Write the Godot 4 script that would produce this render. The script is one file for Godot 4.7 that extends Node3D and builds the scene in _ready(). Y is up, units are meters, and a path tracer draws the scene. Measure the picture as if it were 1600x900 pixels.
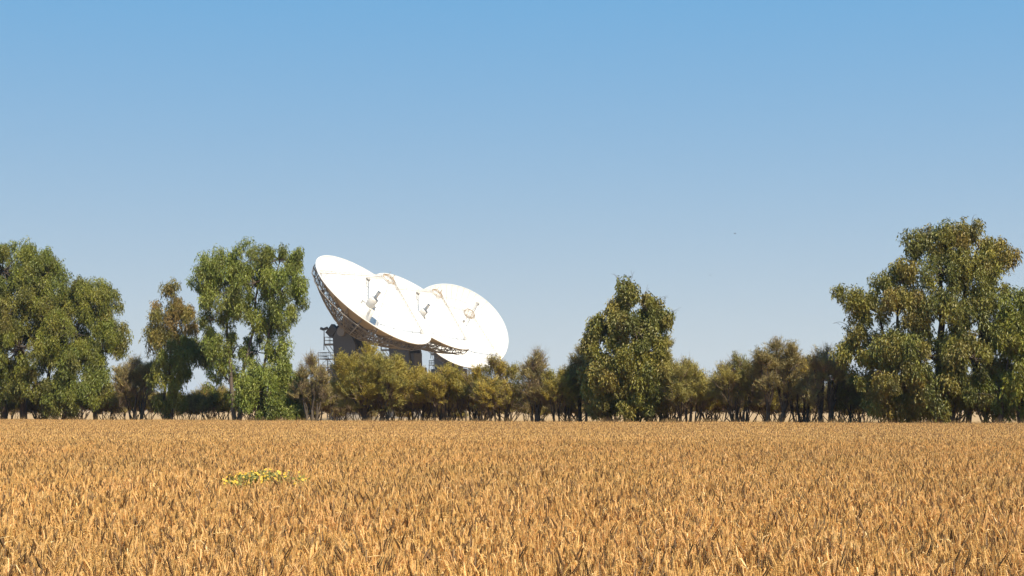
extends Node3D
# Wheat field, a belt of gum trees and tamarisks, three dish antennas behind.
const EYE := 1.65            # camera height
const FOCAL := 2600.0        # in pixels of the 1600 x 900 photograph
const HORIZON := 640.0       # the row of the horizon in it
var rng := RandomNumberGenerator.new()
var M := {}
var used := {}

# ------------------------------------------------------------------ helpers
func lin(r: float, g: float, b: float) -> Color:
	return Color(r, g, b).linear_to_srgb()
func rr(a: float, b: float) -> float:
	return rng.randf_range(a, b)
# a metric position from a photograph position and a distance ahead of the camera
func at(px: float, py: float, depth: float) -> Vector3:
	var th := atan((HORIZON - 450.0) / FOCAL)
	var u := (px - 800.0) / FOCAL
	var v := (450.0 - py) / FOCAL
	var zz := cos(th) - v * sin(th)
	return Vector3(u / zz * depth, EYE + (v * cos(th) + sin(th)) / zz * depth, -depth)
func numbered(called: String) -> String:
	var n: int = used.get(called, 0)
	used[called] = n + 1
	return called if n == 0 else "%s_%03d" % [called, n]
func thing(called: String, label: String, category: String, pos := Vector3.ZERO, turn := 0.0, group := "") -> Node3D:
	var o := Node3D.new()
	o.name = numbered(called)
	add_child(o)
	o.position = pos
	o.rotation.y = turn
	tag(o, label, category, group)
	return o
func tag(o: Node3D, label: String, category: String, group := "") -> void:
	o.set_meta("label", label)
	o.set_meta("category", category)
	if group != "":
		o.set_meta("group", group)
func begin() -> SurfaceTool:
	var st := SurfaceTool.new()
	st.begin(Mesh.PRIMITIVE_TRIANGLES)
	return st
func done(st: SurfaceTool, called: String, m: Material, parent: Node3D, normals := true) -> MeshInstance3D:
	if normals:
		st.generate_normals()
	var o := MeshInstance3D.new()
	o.mesh = st.commit()
	o.material_override = m
	o.name = called
	parent.add_child(o, true)
	return o
func share(mesh: Mesh, called: String, m: Material, parent: Node3D, tr: Transform3D) -> MeshInstance3D:
	var o := MeshInstance3D.new()
	o.mesh = mesh
	o.material_override = m
	o.name = called
	o.transform = tr
	parent.add_child(o, true)
	return o
func tri(st: SurfaceTool, a: Vector3, b: Vector3, c: Vector3) -> void:
	st.add_vertex(a); st.add_vertex(b); st.add_vertex(c)
func quad(st: SurfaceTool, a: Vector3, b: Vector3, c: Vector3, d: Vector3) -> void:
	tri(st, a, b, c); tri(st, a, c, d)
func side_of(d: Vector3) -> Vector3:
	var s := d.cross(Vector3.UP)
	if s.length() < 0.05:
		s = d.cross(Vector3.RIGHT)
	return s.normalized()
# a tube through points with a radius at each
func tube(st: SurfaceTool, pts: Array, rad: Array, n := 6, smooth := true, cap := false) -> void:
	var rings := []
	var s := side_of((pts[1] - pts[0]).normalized())
	for i in pts.size():
		var d: Vector3 = (pts[mini(i + 1, pts.size() - 1)] - pts[maxi(i - 1, 0)]).normalized()
		s = (s - d * s.dot(d)).normalized()
		var t := d.cross(s)
		var ring := []
		for k in n:
			var a := TAU * k / n
			ring.append(pts[i] + (s * cos(a) + t * sin(a)) * rad[i])
		rings.append(ring)
	st.set_smooth_group(0 if smooth else -1)
	for i in pts.size() - 1:
		for k in n:
			var k2 := (k + 1) % n
			quad(st, rings[i][k], rings[i][k2], rings[i + 1][k2], rings[i + 1][k])
	if cap:
		st.set_smooth_group(-1)
		for k in range(1, n - 1):
			tri(st, rings[0][0], rings[0][k + 1], rings[0][k])
			var l: Array = rings[pts.size() - 1]
			tri(st, l[0], l[k], l[k + 1])
func bar(st: SurfaceTool, a: Vector3, b: Vector3, r: float, n := 4) -> void:
	tube(st, [a, b], [r, r], n, n > 4, true)
# a box with chamfered vertical and horizontal edges, c = centre, h = half size, in a basis
func box(st: SurfaceTool, c: Vector3, h: Vector3, b := Basis.IDENTITY, ch := 0.03) -> void:
	st.set_smooth_group(-1)
	var bv: float = min(ch, min(h.x, min(h.y, h.z)) * 0.45)
	var axes := [Vector3(1, 0, 0), Vector3(0, 1, 0), Vector3(0, 0, 1)]
	for i in 3:
		var j := (i + 1) % 3
		var k := (i + 2) % 3
		for s in [-1.0, 1.0]:
			var n: Vector3 = axes[i] * h[i] * s
			var u: Vector3 = axes[j] * (h[j] - bv)
			var v: Vector3 = axes[k] * (h[k] - bv)
			var p := [n - u - v, n + u - v, n + u + v, n - u + v]
			for q in 4:
				p[q] = c + b * p[q]
			if s > 0: quad(st, p[0], p[3], p[2], p[1])
			else: quad(st, p[0], p[1], p[2], p[3])
	for i in 3:   # edge strips
		var j := (i + 1) % 3
		var k := (i + 2) % 3
		for sj in [-1.0, 1.0]:
			for sk in [-1.0, 1.0]:
				var e: Vector3 = axes[i] * (h[i] - bv)
				var p1: Vector3 = axes[j] * h[j] * sj + axes[k] * (h[k] - bv) * sk
				var p2: Vector3 = axes[j] * (h[j] - bv) * sj + axes[k] * h[k] * sk
				if sj * sk > 0:
					quad(st, c + b * (p1 - e), c + b * (p1 + e), c + b * (p2 + e), c + b * (p2 - e))
				else:
					quad(st, c + b * (p1 - e), c + b * (p2 - e), c + b * (p2 + e), c + b * (p1 + e))
	for sx in [-1.0, 1.0]:
		for sy in [-1.0, 1.0]:
			for sz in [-1.0, 1.0]:
				var a1 := c + b * Vector3(h.x * sx, (h.y - bv) * sy, (h.z - bv) * sz)
				var a2 := c + b * Vector3((h.x - bv) * sx, h.y * sy, (h.z - bv) * sz)
				var a3 := c + b * Vector3((h.x - bv) * sx, (h.y - bv) * sy, h.z * sz)
				if sx * sy * sz > 0: tri(st, a1, a3, a2)
				else: tri(st, a1, a2, a3)
# a shape turned round the y axis from [radius, height] pairs
func lathe(st: SurfaceTool, prof: Array, n := 48, smooth := true) -> void:
	st.set_smooth_group(0 if smooth else -1)
	for i in prof.size() - 1:
		for k in n:
			var a := TAU * k / n
			var b := TAU * (k + 1) / n
			var p := func(q: int, ang: float) -> Vector3: return Vector3(prof[q][0] * cos(ang), prof[q][1], prof[q][0] * sin(ang))
			var v1: Vector3 = p.call(i, a)
			var v2: Vector3 = p.call(i, b)
			var v3: Vector3 = p.call(i + 1, b)
			var v4: Vector3 = p.call(i + 1, a)
			if prof[i][0] < 0.0005: tri(st, v1, v3, v4)
			elif prof[i + 1][0] < 0.0005: tri(st, v1, v2, v3)
			else: quad(st, v1, v2, v3, v4)
func noise_tex(freq: float, c0: Color, c1: Color, size := 512, sd := 1, oct := 5) -> NoiseTexture2D:
	var n := FastNoiseLite.new()
	n.seed = sd
	n.noise_type = FastNoiseLite.TYPE_SIMPLEX_SMOOTH
	n.frequency = freq
	n.fractal_octaves = oct
	var t := NoiseTexture2D.new()
	t.width = size; t.height = size; t.seamless = true; t.noise = n
	var g := Gradient.new()
	g.set_color(0, c0); g.set_color(1, c1)
	t.color_ramp = g
	return t
func mat(c: Color, rough := 0.8, metal := 0.0) -> StandardMaterial3D:
	var m := StandardMaterial3D.new()
	m.albedo_color = c
	m.roughness = rough
	m.metallic = metal
	m.cull_mode = BaseMaterial3D.CULL_DISABLED
	return m
func grain(m: StandardMaterial3D, freq: float, c0: Color, c1: Color, metres: float, sd := 3) -> StandardMaterial3D:
	m.albedo_color = Color.WHITE
	m.albedo_texture = noise_tex(freq, c0, c1, 512, sd)
	m.uv1_triplanar = true
	m.uv1_scale = Vector3.ONE / metres
	return m
func tinted(rough: float, back := Color.BLACK) -> StandardMaterial3D:
	var m := mat(Color.WHITE, rough)
	m.vertex_color_use_as_albedo = true
	if back != Color.BLACK:
		m.backlight_enabled = true
		m.backlight = back
	return m
func scatter(called: String, mesh: Mesh, m: Material, spots: Array, tints: Array, parent: Node3D) -> MultiMeshInstance3D:
	var mm := MultiMesh.new()
	mm.transform_format = MultiMesh.TRANSFORM_3D
	mm.use_colors = true
	mm.mesh = mesh
	mm.instance_count = spots.size()
	for i in spots.size():
		mm.set_instance_transform(i, spots[i])
		mm.set_instance_color(i, tints[i])
	var o := MultiMeshInstance3D.new()
	o.multimesh = mm
	o.material_override = m
	o.name = called
	parent.add_child(o, true)
	return o
func ball() -> Vector3:
	while true:
		var v := Vector3(rr(-1, 1), rr(-1, 1), rr(-1, 1))
		if v.length() <= 1.0 and v.length() > 0.02:
			return v
	return Vector3.UP

# ------------------------------------------------------------------ scene
func _ready() -> void:
	rng.seed = 20231
	setup_view()
	setup_materials()
	setup_land()
	setup_dishes()
	setup_gums()
	setup_tamarisks()
	setup_far_trees()
	setup_wheat()
	setup_small()

func setup_view() -> void:
	var cam := Camera3D.new()
	cam.name = "camera"
	cam.fov = rad_to_deg(2.0 * atan(450.0 / FOCAL))
	cam.near = 0.1
	cam.far = 30000.0
	cam.position = Vector3(0, EYE, 0)
	cam.rotation.x = atan((HORIZON - 450.0) / FOCAL)
	add_child(cam)
	cam.current = true
	var env := Environment.new()
	env.background_mode = Environment.BG_SKY
	var sm := ProceduralSkyMaterial.new()
	sm.sky_top_color = lin(0.030, 0.198, 0.405)
	sm.sky_horizon_color = lin(0.405, 0.416, 0.386)
	sm.sky_curve = 0.10
	sm.ground_horizon_color = lin(0.45, 0.38, 0.28)
	sm.ground_bottom_color = lin(0.30, 0.21, 0.10)
	sm.sun_angle_max = 1.0
	var sky := Sky.new()
	sky.sky_material = sm
	env.sky = sky
	env.tonemap_mode = Environment.TONE_MAPPER_LINEAR
	env.tonemap_exposure = 1.78
	env.sdfgi_enabled = true
	env.ssao_enabled = true
	env.ssil_enabled = true
	env.fog_enabled = true
	env.fog_density = 0.00010
	env.fog_light_color = Color(0.80, 0.86, 0.95)
	var we := WorldEnvironment.new()
	we.name = "world_environment"
	we.environment = env
	add_child(we)
	var sun := DirectionalLight3D.new()
	sun.name = "sun"
	sun.light_energy = 1.6
	sun.light_angular_distance = 0.5
	sun.light_color = Color(1.0, 0.94, 0.84)
	sun.shadow_enabled = true
	add_child(sun)
	# late-morning sun, high, to the right of the camera and a little behind it
	var to_sun := Vector3(0.38, 0.78, 0.50).normalized()
	sun.look_at_from_position(to_sun * 100.0, Vector3.ZERO, Vector3.UP)

func setup_materials() -> void:
	M.ground = grain(mat(Color.WHITE, 0.95), 0.02, lin(0.28, 0.175, 0.075), lin(0.42, 0.28, 0.125), 7.0, 5)
	M.hill = grain(mat(Color.WHITE, 0.95), 0.012, lin(0.10, 0.10, 0.06), lin(0.26, 0.20, 0.12), 700.0, 8)
	M.white = grain(mat(Color.WHITE, 0.55), 0.02, lin(0.57, 0.565, 0.55), lin(0.63, 0.625, 0.61), 5.0, 11)
	M.steel = grain(mat(Color.WHITE, 0.6), 0.05, lin(0.13, 0.115, 0.10), lin(0.22, 0.195, 0.17), 1.5, 12)
	M.grey = grain(mat(Color.WHITE, 0.7), 0.03, lin(0.050, 0.048, 0.050), lin(0.085, 0.081, 0.082), 3.0, 13)
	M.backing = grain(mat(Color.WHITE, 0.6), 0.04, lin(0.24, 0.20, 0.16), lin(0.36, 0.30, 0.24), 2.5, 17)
	M.weathered = grain(mat(Color.WHITE, 0.6), 0.05, lin(0.46, 0.445, 0.42), lin(0.55, 0.535, 0.51), 1.2, 18)
	M.dark = mat(lin(0.05, 0.05, 0.055), 0.5)
	M.cage = mat(lin(0.30, 0.21, 0.12), 0.7)
	M.glass = mat(lin(0.6, 0.6, 0.6), 0.15)
	M.concrete = grain(mat(Color.WHITE, 0.9), 0.03, lin(0.14, 0.12, 0.095), lin(0.21, 0.185, 0.15), 2.0, 14)
	M.bark = grain(mat(Color.WHITE, 0.9), 0.06, lin(0.05, 0.038, 0.028), lin(0.12, 0.095, 0.07), 0.8, 15)
	M.gum_bark = grain(mat(Color.WHITE, 0.85), 0.03, lin(0.055, 0.042, 0.032), lin(0.17, 0.13, 0.10), 1.6, 16)
	M.leaf = tinted(0.5, Color(0.45, 0.48, 0.18))
	M.feather = tinted(0.7, Color(0.60, 0.56, 0.26))
	M.wheat = tinted(0.6, Color(0.62, 0.48, 0.26))
	M.petal = tinted(0.6, Color(0.3, 0.25, 0.05))

func edge_depth(px: float) -> float:
	return 0.87 * FOCAL / (17.0 + 0.0044 * px)

func setup_land() -> void:
	var st := begin()
	st.set_smooth_group(0)
	var rad := [0.0, 20.0, 60.0, 150.0, 400.0, 1200.0, 4000.0, 12000.0]
	for i in rad.size() - 1:
		for k in 64:
			var a := TAU * k / 64
			var b := TAU * (k + 1) / 64
			var r0: float = rad[i]
			var r1: float = rad[i + 1]
			var p0 := Vector3(cos(a) * r0, 0, sin(a) * r0)
			var p1 := Vector3(cos(b) * r0, 0, sin(b) * r0)
			var p2 := Vector3(cos(b) * r1, 0, sin(b) * r1)
			var p3 := Vector3(cos(a) * r1, 0, sin(a) * r1)
			if i == 0: tri(st, p0, p3, p2)
			else: quad(st, p0, p3, p2, p1)
	var g := done(st, "ground", M.ground, self)
	g.set_meta("kind", "structure")
	# a low range of hills far away
	st = begin()
	st.set_smooth_group(0)
	var n := FastNoiseLite.new()
	n.seed = 4
	n.frequency = 0.0011
	n.fractal_octaves = 5
	var grid := []
	for i in 121:
		var row := []
		var x := -6000.0 + 100.0 * i
		for j in 13:
			var z := -5200.0 - 160.0 * j
			var up := sin(PI * j / 12.0)
			var h := 45.0 + 45.0 * n.get_noise_2d(x, z) + 62.0 * exp(-pow((x + 190.0) / 420.0, 2.0))
			row.append(Vector3(x, maxf(h, 6.0) * up - 1.0, z))
		grid.append(row)
	for i in 120:
		for j in 12:
			quad(st, grid[i][j], grid[i][j + 1], grid[i + 1][j + 1], grid[i + 1][j])
	done(st, "hills", M.hill, self).set_meta("kind", "structure")

# ------------------------------------------------------------------ dish antennas
const R := 11.0      # radius of a dish
const DEEP := 3.9    # and its depth
func bowl(r: float) -> float:      # height of the dish surface above its vertex
	return DEEP * r * r / (R * R)
func under(r: float) -> float:     # height of the lower chord of the back structure
	var t: float = clamp((r - 1.8) / (R - 2.2), 0.0, 1.0)
	return lerpf(-2.5, DEEP - 1.45, pow(t, 1.45))

func dish(px: float, py: float, semi: float, ang: float, ratio: float, label: String) -> void:
	var dist := R * FOCAL / semi
	var c := at(px, py, dist)
	var w := (Vector3(0, EYE, 0) - c).normalized()
	var r := Vector3.UP.cross(w).normalized()
	var u := w.cross(r)
	var s := sqrt(1.0 - ratio * ratio)
	var ax := (r * s * sin(ang) + u * s * cos(ang) + w * ratio).normalized()
	var lift := 2.9                                    # elevation axis to vertex
	var pivot := c - ax * (lift + DEEP)
	var turn := atan2(-ax.z, ax.x)
	var el := asin(ax.y)
	var t := thing("dish_antenna", label, "dish antenna", Vector3(pivot.x, 0, pivot.z), turn, "white dish antennas behind the trees")
	var he := pivot.y
	# frame of the dish: y along its axis, the elevation axis is z
	var tilt := Basis(Vector3(0, 0, 1), el - PI / 2)
	var fr := Transform3D(tilt, Vector3(0, he, 0) + tilt * Vector3(0, lift, 0))
	# reflector: rings of panels with open joints, over a backing shell
	var st := begin()
	var face := Node3D.new()
	face.name = "reflector"
	t.add_child(face, true)
	face.transform = fr
	for rg in [[0.0, 2.9, 12], [2.9, 5.8, 24], [5.8, 8.5, 24], [8.5, 11.0, 48]]:
		st = begin()
		st.set_smooth_group(0)
		var cnt: int = rg[2]
		var r0: float = rg[0] + 0.02
		var r1: float = rg[1] - 0.02
		var pt := func(f: float, g: float) -> Vector3:
			var q := lerpf(r0, r1, f)
			var a := (TAU / cnt - 0.05 / maxf(q, 0.4)) * (g - 0.5)
			return Vector3(q * cos(a), bowl(q) + 0.06, q * sin(a))
		for fi in 4:
			for gi in 3:
				quad(st, pt.call(fi / 4.0, gi / 3.0), pt.call(fi / 4.0, (gi + 1) / 3.0), pt.call((fi + 1) / 4.0, (gi + 1) / 3.0), pt.call((fi + 1) / 4.0, gi / 3.0))
		st.generate_normals()
		var pm := st.commit()
		for k in cnt:
			share(pm, "panel", M.white, face, Transform3D(Basis(Vector3.UP, TAU * (k + 0.5) / cnt), Vector3(0, rr(-0.006, 0.006), 0)))
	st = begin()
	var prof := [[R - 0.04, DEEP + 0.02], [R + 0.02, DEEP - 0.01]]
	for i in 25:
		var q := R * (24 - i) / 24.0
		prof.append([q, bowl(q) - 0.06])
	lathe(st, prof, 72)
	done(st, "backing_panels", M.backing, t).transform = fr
	# rolled rim
	st = begin()
	var ring := []
	var rads := []
	for k in 73:
		var a := TAU * k / 72
		ring.append(Vector3(cos(a) * (R + 0.03), DEEP + 0.02, sin(a) * (R + 0.03)))
		rads.append(0.10)
	tube(st, ring, rads, 6)
	done(st, "rim", M.white, t).transform = fr
	# radial ribs, each a planar truss
	var stations := [1.9, 3.2, 4.6, 6.0, 7.4, 8.8, 10.0, 10.85]
	st = begin()
	for i in stations.size() - 1:
		var a0: float = stations[i]
		var a1: float = stations[i + 1]
		var t0 := Vector3(a0, bowl(a0) - 0.12, 0)
		var t1 := Vector3(a1, bowl(a1) - 0.12, 0)
		var b0 := Vector3(a0, under(a0), 0)
		var b1 := Vector3(a1, under(a1), 0)
		bar(st, t0, t1, 0.06)
		bar(st, b0, b1, 0.085)
		bar(st, b0, t0, 0.05)
		if i % 2 == 0: bar(st, b0, t1, 0.05)
		else: bar(st, t0, b1, 0.05)
	bar(st, Vector3(10.85, bowl(10.85) - 0.12, 0), Vector3(10.85, under(10.85), 0), 0.06)
	st.generate_normals()
	var rib := st.commit()
	for k in 24:
		share(rib, "rib", M.steel, t, fr * Transform3D(Basis(Vector3.UP, TAU * k / 24), Vector3.ZERO))
	# hoops between the ribs, with cross bracing
	for i in range(1, stations.size()):
		st = begin()
		var q: float = stations[i]
		var q0: float = stations[i - 1]
		for k in 24:
			var a := TAU * k / 24
			var b := TAU * (k + 1) / 24
			var p0 := Vector3(q * cos(a), under(q), q * sin(a))
			var p1 := Vector3(q * cos(b), under(q), q * sin(b))
			bar(st, p0, p1, 0.055)
			if i > 1:
				var o0 := Vector3(q0 * cos(a), under(q0), q0 * sin(a))
				var o1 := Vector3(q0 * cos(b), under(q0), q0 * sin(b))
				if (k + i) % 2 == 0: bar(st, o0, p1, 0.04)
				else: bar(st, o1, p0, 0.04)
		done(st, "hoop", M.steel, t).transform = fr
	# hub drum and backing ring
	st = begin()
	lathe(st, [[0.0, -2.75], [2.1, -2.75], [2.3, -2.55], [2.3, -1.0], [2.0, -0.4], [1.8, -0.12], [0.0, -0.12]], 28, false)
	done(st, "hub", M.grey, t).transform = fr
	# feed tower in the middle of the dish
	st = begin()
	lathe(st, [[0.0, 0.05], [1.55, 0.12], [1.35, 1.2], [1.15, 2.5], [0.0, 2.5]], 28)
	var feed := done(st, "feed_cone", M.white, t)
	feed.transform = fr
	st = begin()
	lathe(st, [[0.0, 2.502], [0.72, 2.502], [0.72, 4.0], [0.66, 4.1], [0.30, 4.14], [0.26, 5.3], [0.34, 5.45], [0.0, 5.45]], 20)
	done(st, "horn", M.weathered, feed)
	for k in 3:
		st = begin()
		box(st, Vector3(1.25 * cos(k * 2.1 + 0.7), 2.35, 1.25 * sin(k * 2.1 + 0.7)), Vector3(0.22, 0.35, 0.16), Basis(Vector3.UP, -k * 2.1 - 0.7))
		done(st, "equipment_box", M.weathered, feed)
	# four lattice legs carrying the subreflector
	var apex := 8.0
	for k in 4:
		var a := TAU * k / 4.0 + PI / 4
		st = begin()
		var foot := Vector3(cos(a) * 9.9, bowl(9.9) + 0.08, sin(a) * 9.9)
		var head := Vector3(cos(a) * 1.15, apex, sin(a) * 1.15)
		var d := (head - foot).normalized()
		var n1 := side_of(d) * 0.24
		var n2 := d.cross(n1.normalized()) * 0.24
		var cs := [n1, -n1 * 0.5 + n2 * 0.87, -n1 * 0.5 - n2 * 0.87]
		for q in 3:
			tube(st, [foot + cs[q], head + cs[q] * 0.7], [0.045, 0.04], 5)
			for j in 14:
				var f0 := j / 14.0
				var f1 := (j + 1) / 14.0
				var w0: Vector3 = foot.lerp(head, f0) + cs[q] * lerpf(1.0, 0.7, f0)
				var w1: Vector3 = foot.lerp(head, f1) + cs[(q + 1) % 3] * lerpf(1.0, 0.7, f1)
				bar(st, w0, w1, 0.022, 3)
		box(st, foot + Vector3(0, 0.05, 0), Vector3(0.42, 0.12, 0.42), Basis(Vector3.UP, -a))
		done(st, "support_leg", M.weathered, t).transform = fr
	st = begin()
	lathe(st, [[0.0, apex - 0.45], [0.7, apex - 0.30], [1.4, apex + 0.02], [1.42, apex + 0.12], [0.0, apex + 0.13]], 32)
	var sub := done(st, "subreflector", M.white, t)
	sub.transform = fr
	st = begin()
	for k in 6:
		var a := TAU * k / 6
		var b := TAU * (k + 1) / 6
		var lo := Vector3(1.25 * cos(a), apex + 0.14, 1.25 * sin(a))
		var lo2 := Vector3(1.25 * cos(b), apex + 0.14, 1.25 * sin(b))
		var hi := Vector3(0.55 * cos(a), apex + 0.6, 0.55 * sin(a))
		var hi2 := Vector3(0.55 * cos(b), apex + 0.6, 0.55 * sin(b))
		bar(st, lo, hi, 0.035)
		bar(st, lo, hi2, 0.025)
		bar(st, hi, hi2, 0.035)
		bar(st, lo, lo2, 0.06)
	bar(st, Vector3(0.5, apex + 0.3, 0.3), Vector3(0.5, apex + 1.4, 0.3), 0.03)
	bar(st, Vector3(-0.6, apex + 0.3, -0.2), Vector3(-0.6, apex + 1.2, -0.2), 0.03)
	bar(st, Vector3(0.1, apex + 0.3, -0.7), Vector3(0.1, apex + 1.1, -0.7), 0.03)
	done(st, "cage", M.cage, sub)
	# elevation yoke: gear sector behind the dish, arms, bearing housings
	for sg in [-1.0, 1.0]:
		st = begin()
		var zc: float = sg * 2.0
		var pr := [Vector3(-1.5, he - 5.2, zc), Vector3(2.7, he - 5.2, zc), Vector3(2.5, he - 2.2, zc), Vector3(1.0, he + 0.65, zc), Vector3(-0.7, he + 0.75, zc), Vector3(-1.8, he - 0.9, zc)]
		st.set_smooth_group(-1)
		var th := Vector3(0, 0, 0.32)
		for i in range(1, 5):
			tri(st, pr[0] + th, pr[i + 1] + th, pr[i] + th)
			tri(st, pr[0] - th, pr[i] - th, pr[i + 1] - th)
		for i in 6:
			quad(st, pr[i] - th, pr[i] + th, pr[(i + 1) % 6] + th, pr[(i + 1) % 6] - th)
		done(st, "yoke_arm", M.grey, t)
	st = begin()
	bar(st, Vector3(0, he, -2.75), Vector3(0, he, 2.75), 0.75, 20)
	done(st, "elevation_axle", M.steel, t)
	st = begin()
	var gb := tilt
	for k in 13:      # curved gear sector under the hub
		var a0 := -PI * 0.5 - 1.15 + 2.3 * k / 13.0
		var a1 := -PI * 0.5 - 1.15 + 2.3 * (k + 1) / 13.0
		var q0 := Vector3(0, he, 0) + gb * Vector3(cos(a0) * 3.3, sin(a0) * 3.3, 0)
		var q1 := Vector3(0, he, 0) + gb * Vector3(cos(a1) * 3.3, sin(a1) * 3.3, 0)
		bar(st, q0, q1, 0.22)
		if k % 3 == 0:
			bar(st, q0, Vector3(0, he, 0), 0.14)
	done(st, "gear_sector", M.steel, t)
	for sg in [-1.0, 1.0]:
		st = begin()
		box(st, Vector3(0, he, 0) + gb * Vector3(-2.1, -1.6, sg * 1.1), Vector3(0.7, 0.9, 0.5), gb)
		bar(st, Vector3(0, he, 0) + gb * Vector3(-2.1, -1.6, sg * 1.1), Vector3(0, he, 0) + gb * Vector3(-1.6, 0.6, sg * 1.1), 0.18)
		done(st, "counterweight", M.grey, t)
	for sx in [-1.0, 1.0]:
		for sz in [-1.0, 1.0]:
			st = begin()
			bar(st, Vector3(0, he, sz * 1.3), Vector3(0, he, 0) + gb * Vector3(sx * 1.9, lift - 2.6, sz * 1.9), 0.2, 6)
			done(st, "hub_strut", M.steel, t)
	# turret house, azimuth bearing, concrete tower
	st = begin()
	box(st, Vector3(0.7, he - 6.9, 0), Vector3(2.6, 1.7, 3.0), Basis.IDENTITY, 0.12)
	var house := done(st, "turret", M.grey, t)
	st = begin()
	box(st, Vector3(1.1, he - 6.5, 3.03), Vector3(0.55, 0.95, 0.05))
	done(st, "door", M.dark, house)
	st = begin()
	box(st, Vector3(-1.6, he - 6.3, 3.03), Vector3(0.7, 0.4, 0.05))
	done(st, "vent", M.dark, house)
	st = begin()
	box(st, Vector3(2.7, he - 3.9, 0.4), Vector3(0.75, 1.3, 1.4), Basis.IDENTITY, 0.08)
	done(st, "drive_cabinet", M.grey, t)
	st = begin()
	lathe(st, [[0.0, he - 9.2], [3.3, he - 9.2], [3.3, he - 8.6], [0.0, he - 8.598]], 32, false)
	done(st, "azimuth_bearing", M.steel, t)
	st = begin()
	lathe(st, [[3.6, -0.3], [3.3, 0.6], [2.9, he - 9.9], [3.2, he - 9.21], [0.0, he - 9.205]], 24, false)
	done(st, "pedestal", M.concrete, t)
	# access platform with railing and floodlights, on the side away from the dish's face
	var plat := Node3D.new()
	plat.name = "platform"
	plat.position.x = 1.0
	t.add_child(plat, true)
	var py0 := he - 1.9
	st = begin()
	box(st, Vector3(-3.6, py0, 0.6), Vector3(1.1, 0.06, 1.3))
	box(st, Vector3(-3.6, py0 - 0.16, 1.8), Vector3(1.1, 0.12, 0.06))
	box(st, Vector3(-3.6, py0 - 0.16, -0.6), Vector3(1.1, 0.12, 0.06))
	done(st, "deck", M.steel, plat)
	st = begin()
	for z in [-0.65, 0.6, 1.85]:
		bar(st, Vector3(-2.6, py0 - 2.6, z), Vector3(-4.65, py0 - 0.1, z), 0.06)
	done(st, "brace", M.steel, plat)
	st = begin()
	for hgt in [0.55, 1.1]:
		bar(st, Vector3(-4.65, py0 + hgt, -0.65), Vector3(-4.65, py0 + hgt, 1.85), 0.04)
		bar(st, Vector3(-4.65, py0 + hgt, 1.85), Vector3(-2.6, py0 + hgt, 1.85), 0.04)
		bar(st, Vector3(-4.65, py0 + hgt, -0.65), Vector3(-2.6, py0 + hgt, -0.65), 0.04)
	for q in [Vector2(-4.65, -0.65), Vector2(-4.65, 0.6), Vector2(-4.65, 1.85), Vector2(-3.6, 1.85), Vector2(-2.6, 1.85), Vector2(-3.6, -0.65), Vector2(-2.6, -0.65)]:
		bar(st, Vector3(q.x, py0 + 0.05, q.y), Vector3(q.x, py0 + 1.12, q.y), 0.045)
	done(st, "railing", M.steel, plat)
	st = begin()
	bar(st, Vector3(-4.72, py0 - 1.0, 1.95), Vector3(-4.72, py0 + 2.3, 1.95), 0.07, 6)
	bar(st, Vector3(-5.3, py0 + 2.3, 1.6), Vector3(-4.1, py0 + 2.3, 2.3), 0.05)
	done(st, "lamp_post", M.dark, plat)
	for q in [-1.0, 1.0]:
		st = begin()
		box(st, Vector3(-4.72, py0 + 2.45, 1.95) + Vector3(0.6, 0, 0.35) * q, Vector3(0.32, 0.2, 0.2), Basis(Vector3(0, 0, 1), 0.35 * q))
		done(st, "floodlight", M.dark, plat)
	# stair tower: legs, landings, flights
	var base_x := -4.1
	var stair := Node3D.new()
	stair.name = "stairs"
	t.add_child(stair, true)
	st = begin()
	for q in [Vector2(-0.9, -1.0), Vector2(0.9, -1.0), Vector2(-0.9, 1.6), Vector2(0.9, 1.6)]:
		bar(st, Vector3(base_x + q.x, -0.2, q.y), Vector3(base_x + q.x, he - 4.2, q.y), 0.08)
	var lv := 1.4
	while lv < he - 4.6:
		for z in [-1.0, 1.6]:
			bar(st, Vector3(base_x - 0.9, lv, z), Vector3(base_x + 0.9, lv + 1.4, z), 0.035)
			bar(st, Vector3(base_x - 0.9, lv, z), Vector3(base_x + 0.9, lv, z), 0.045)
		for x in [-0.9, 0.9]:
			bar(st, Vector3(base_x + x, lv, -1.0), Vector3(base_x + x, lv, 1.6), 0.045)
		lv += 1.4
	done(st, "stair_frame", M.steel, stair)
	var i_f := 0
	lv = 0.0
	while lv < he - 6.0:
		st = begin()
		var z0 := -0.8 if i_f % 2 == 0 else 1.4
		var z1 := 1.4 if i_f % 2 == 0 else -0.8
		for k in 9:
			var f := k / 8.0
			box(st, Vector3(base_x + (0.4 if i_f % 2 == 0 else -0.4), lv + 2.0 * f + 0.1, lerpf(z0, z1, f)), Vector3(0.38, 0.03, 0.14), Basis.IDENTITY, 0.01)
		bar(st, Vector3(base_x + (0.8 if i_f % 2 == 0 else -0.8), lv + 1.0, z0), Vector3(base_x + (0.8 if i_f % 2 == 0 else -0.8), lv + 3.0, z1), 0.04)
		bar(st, Vector3(base_x + (0.8 if i_f % 2 == 0 else -0.8), lv, z0), Vector3(base_x + (0.8 if i_f % 2 == 0 else -0.8), lv + 2.0, z1), 0.06)
		done(st, "flight", M.steel, stair)
		lv += 2.0
		i_f += 1
	st = begin()
	box(st, Vector3(base_x + 0.9, he - 4.3, 0.3), Vector3(1.9, 0.06, 1.4))
	done(st, "landing", M.steel, stair)
	st = begin()
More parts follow.
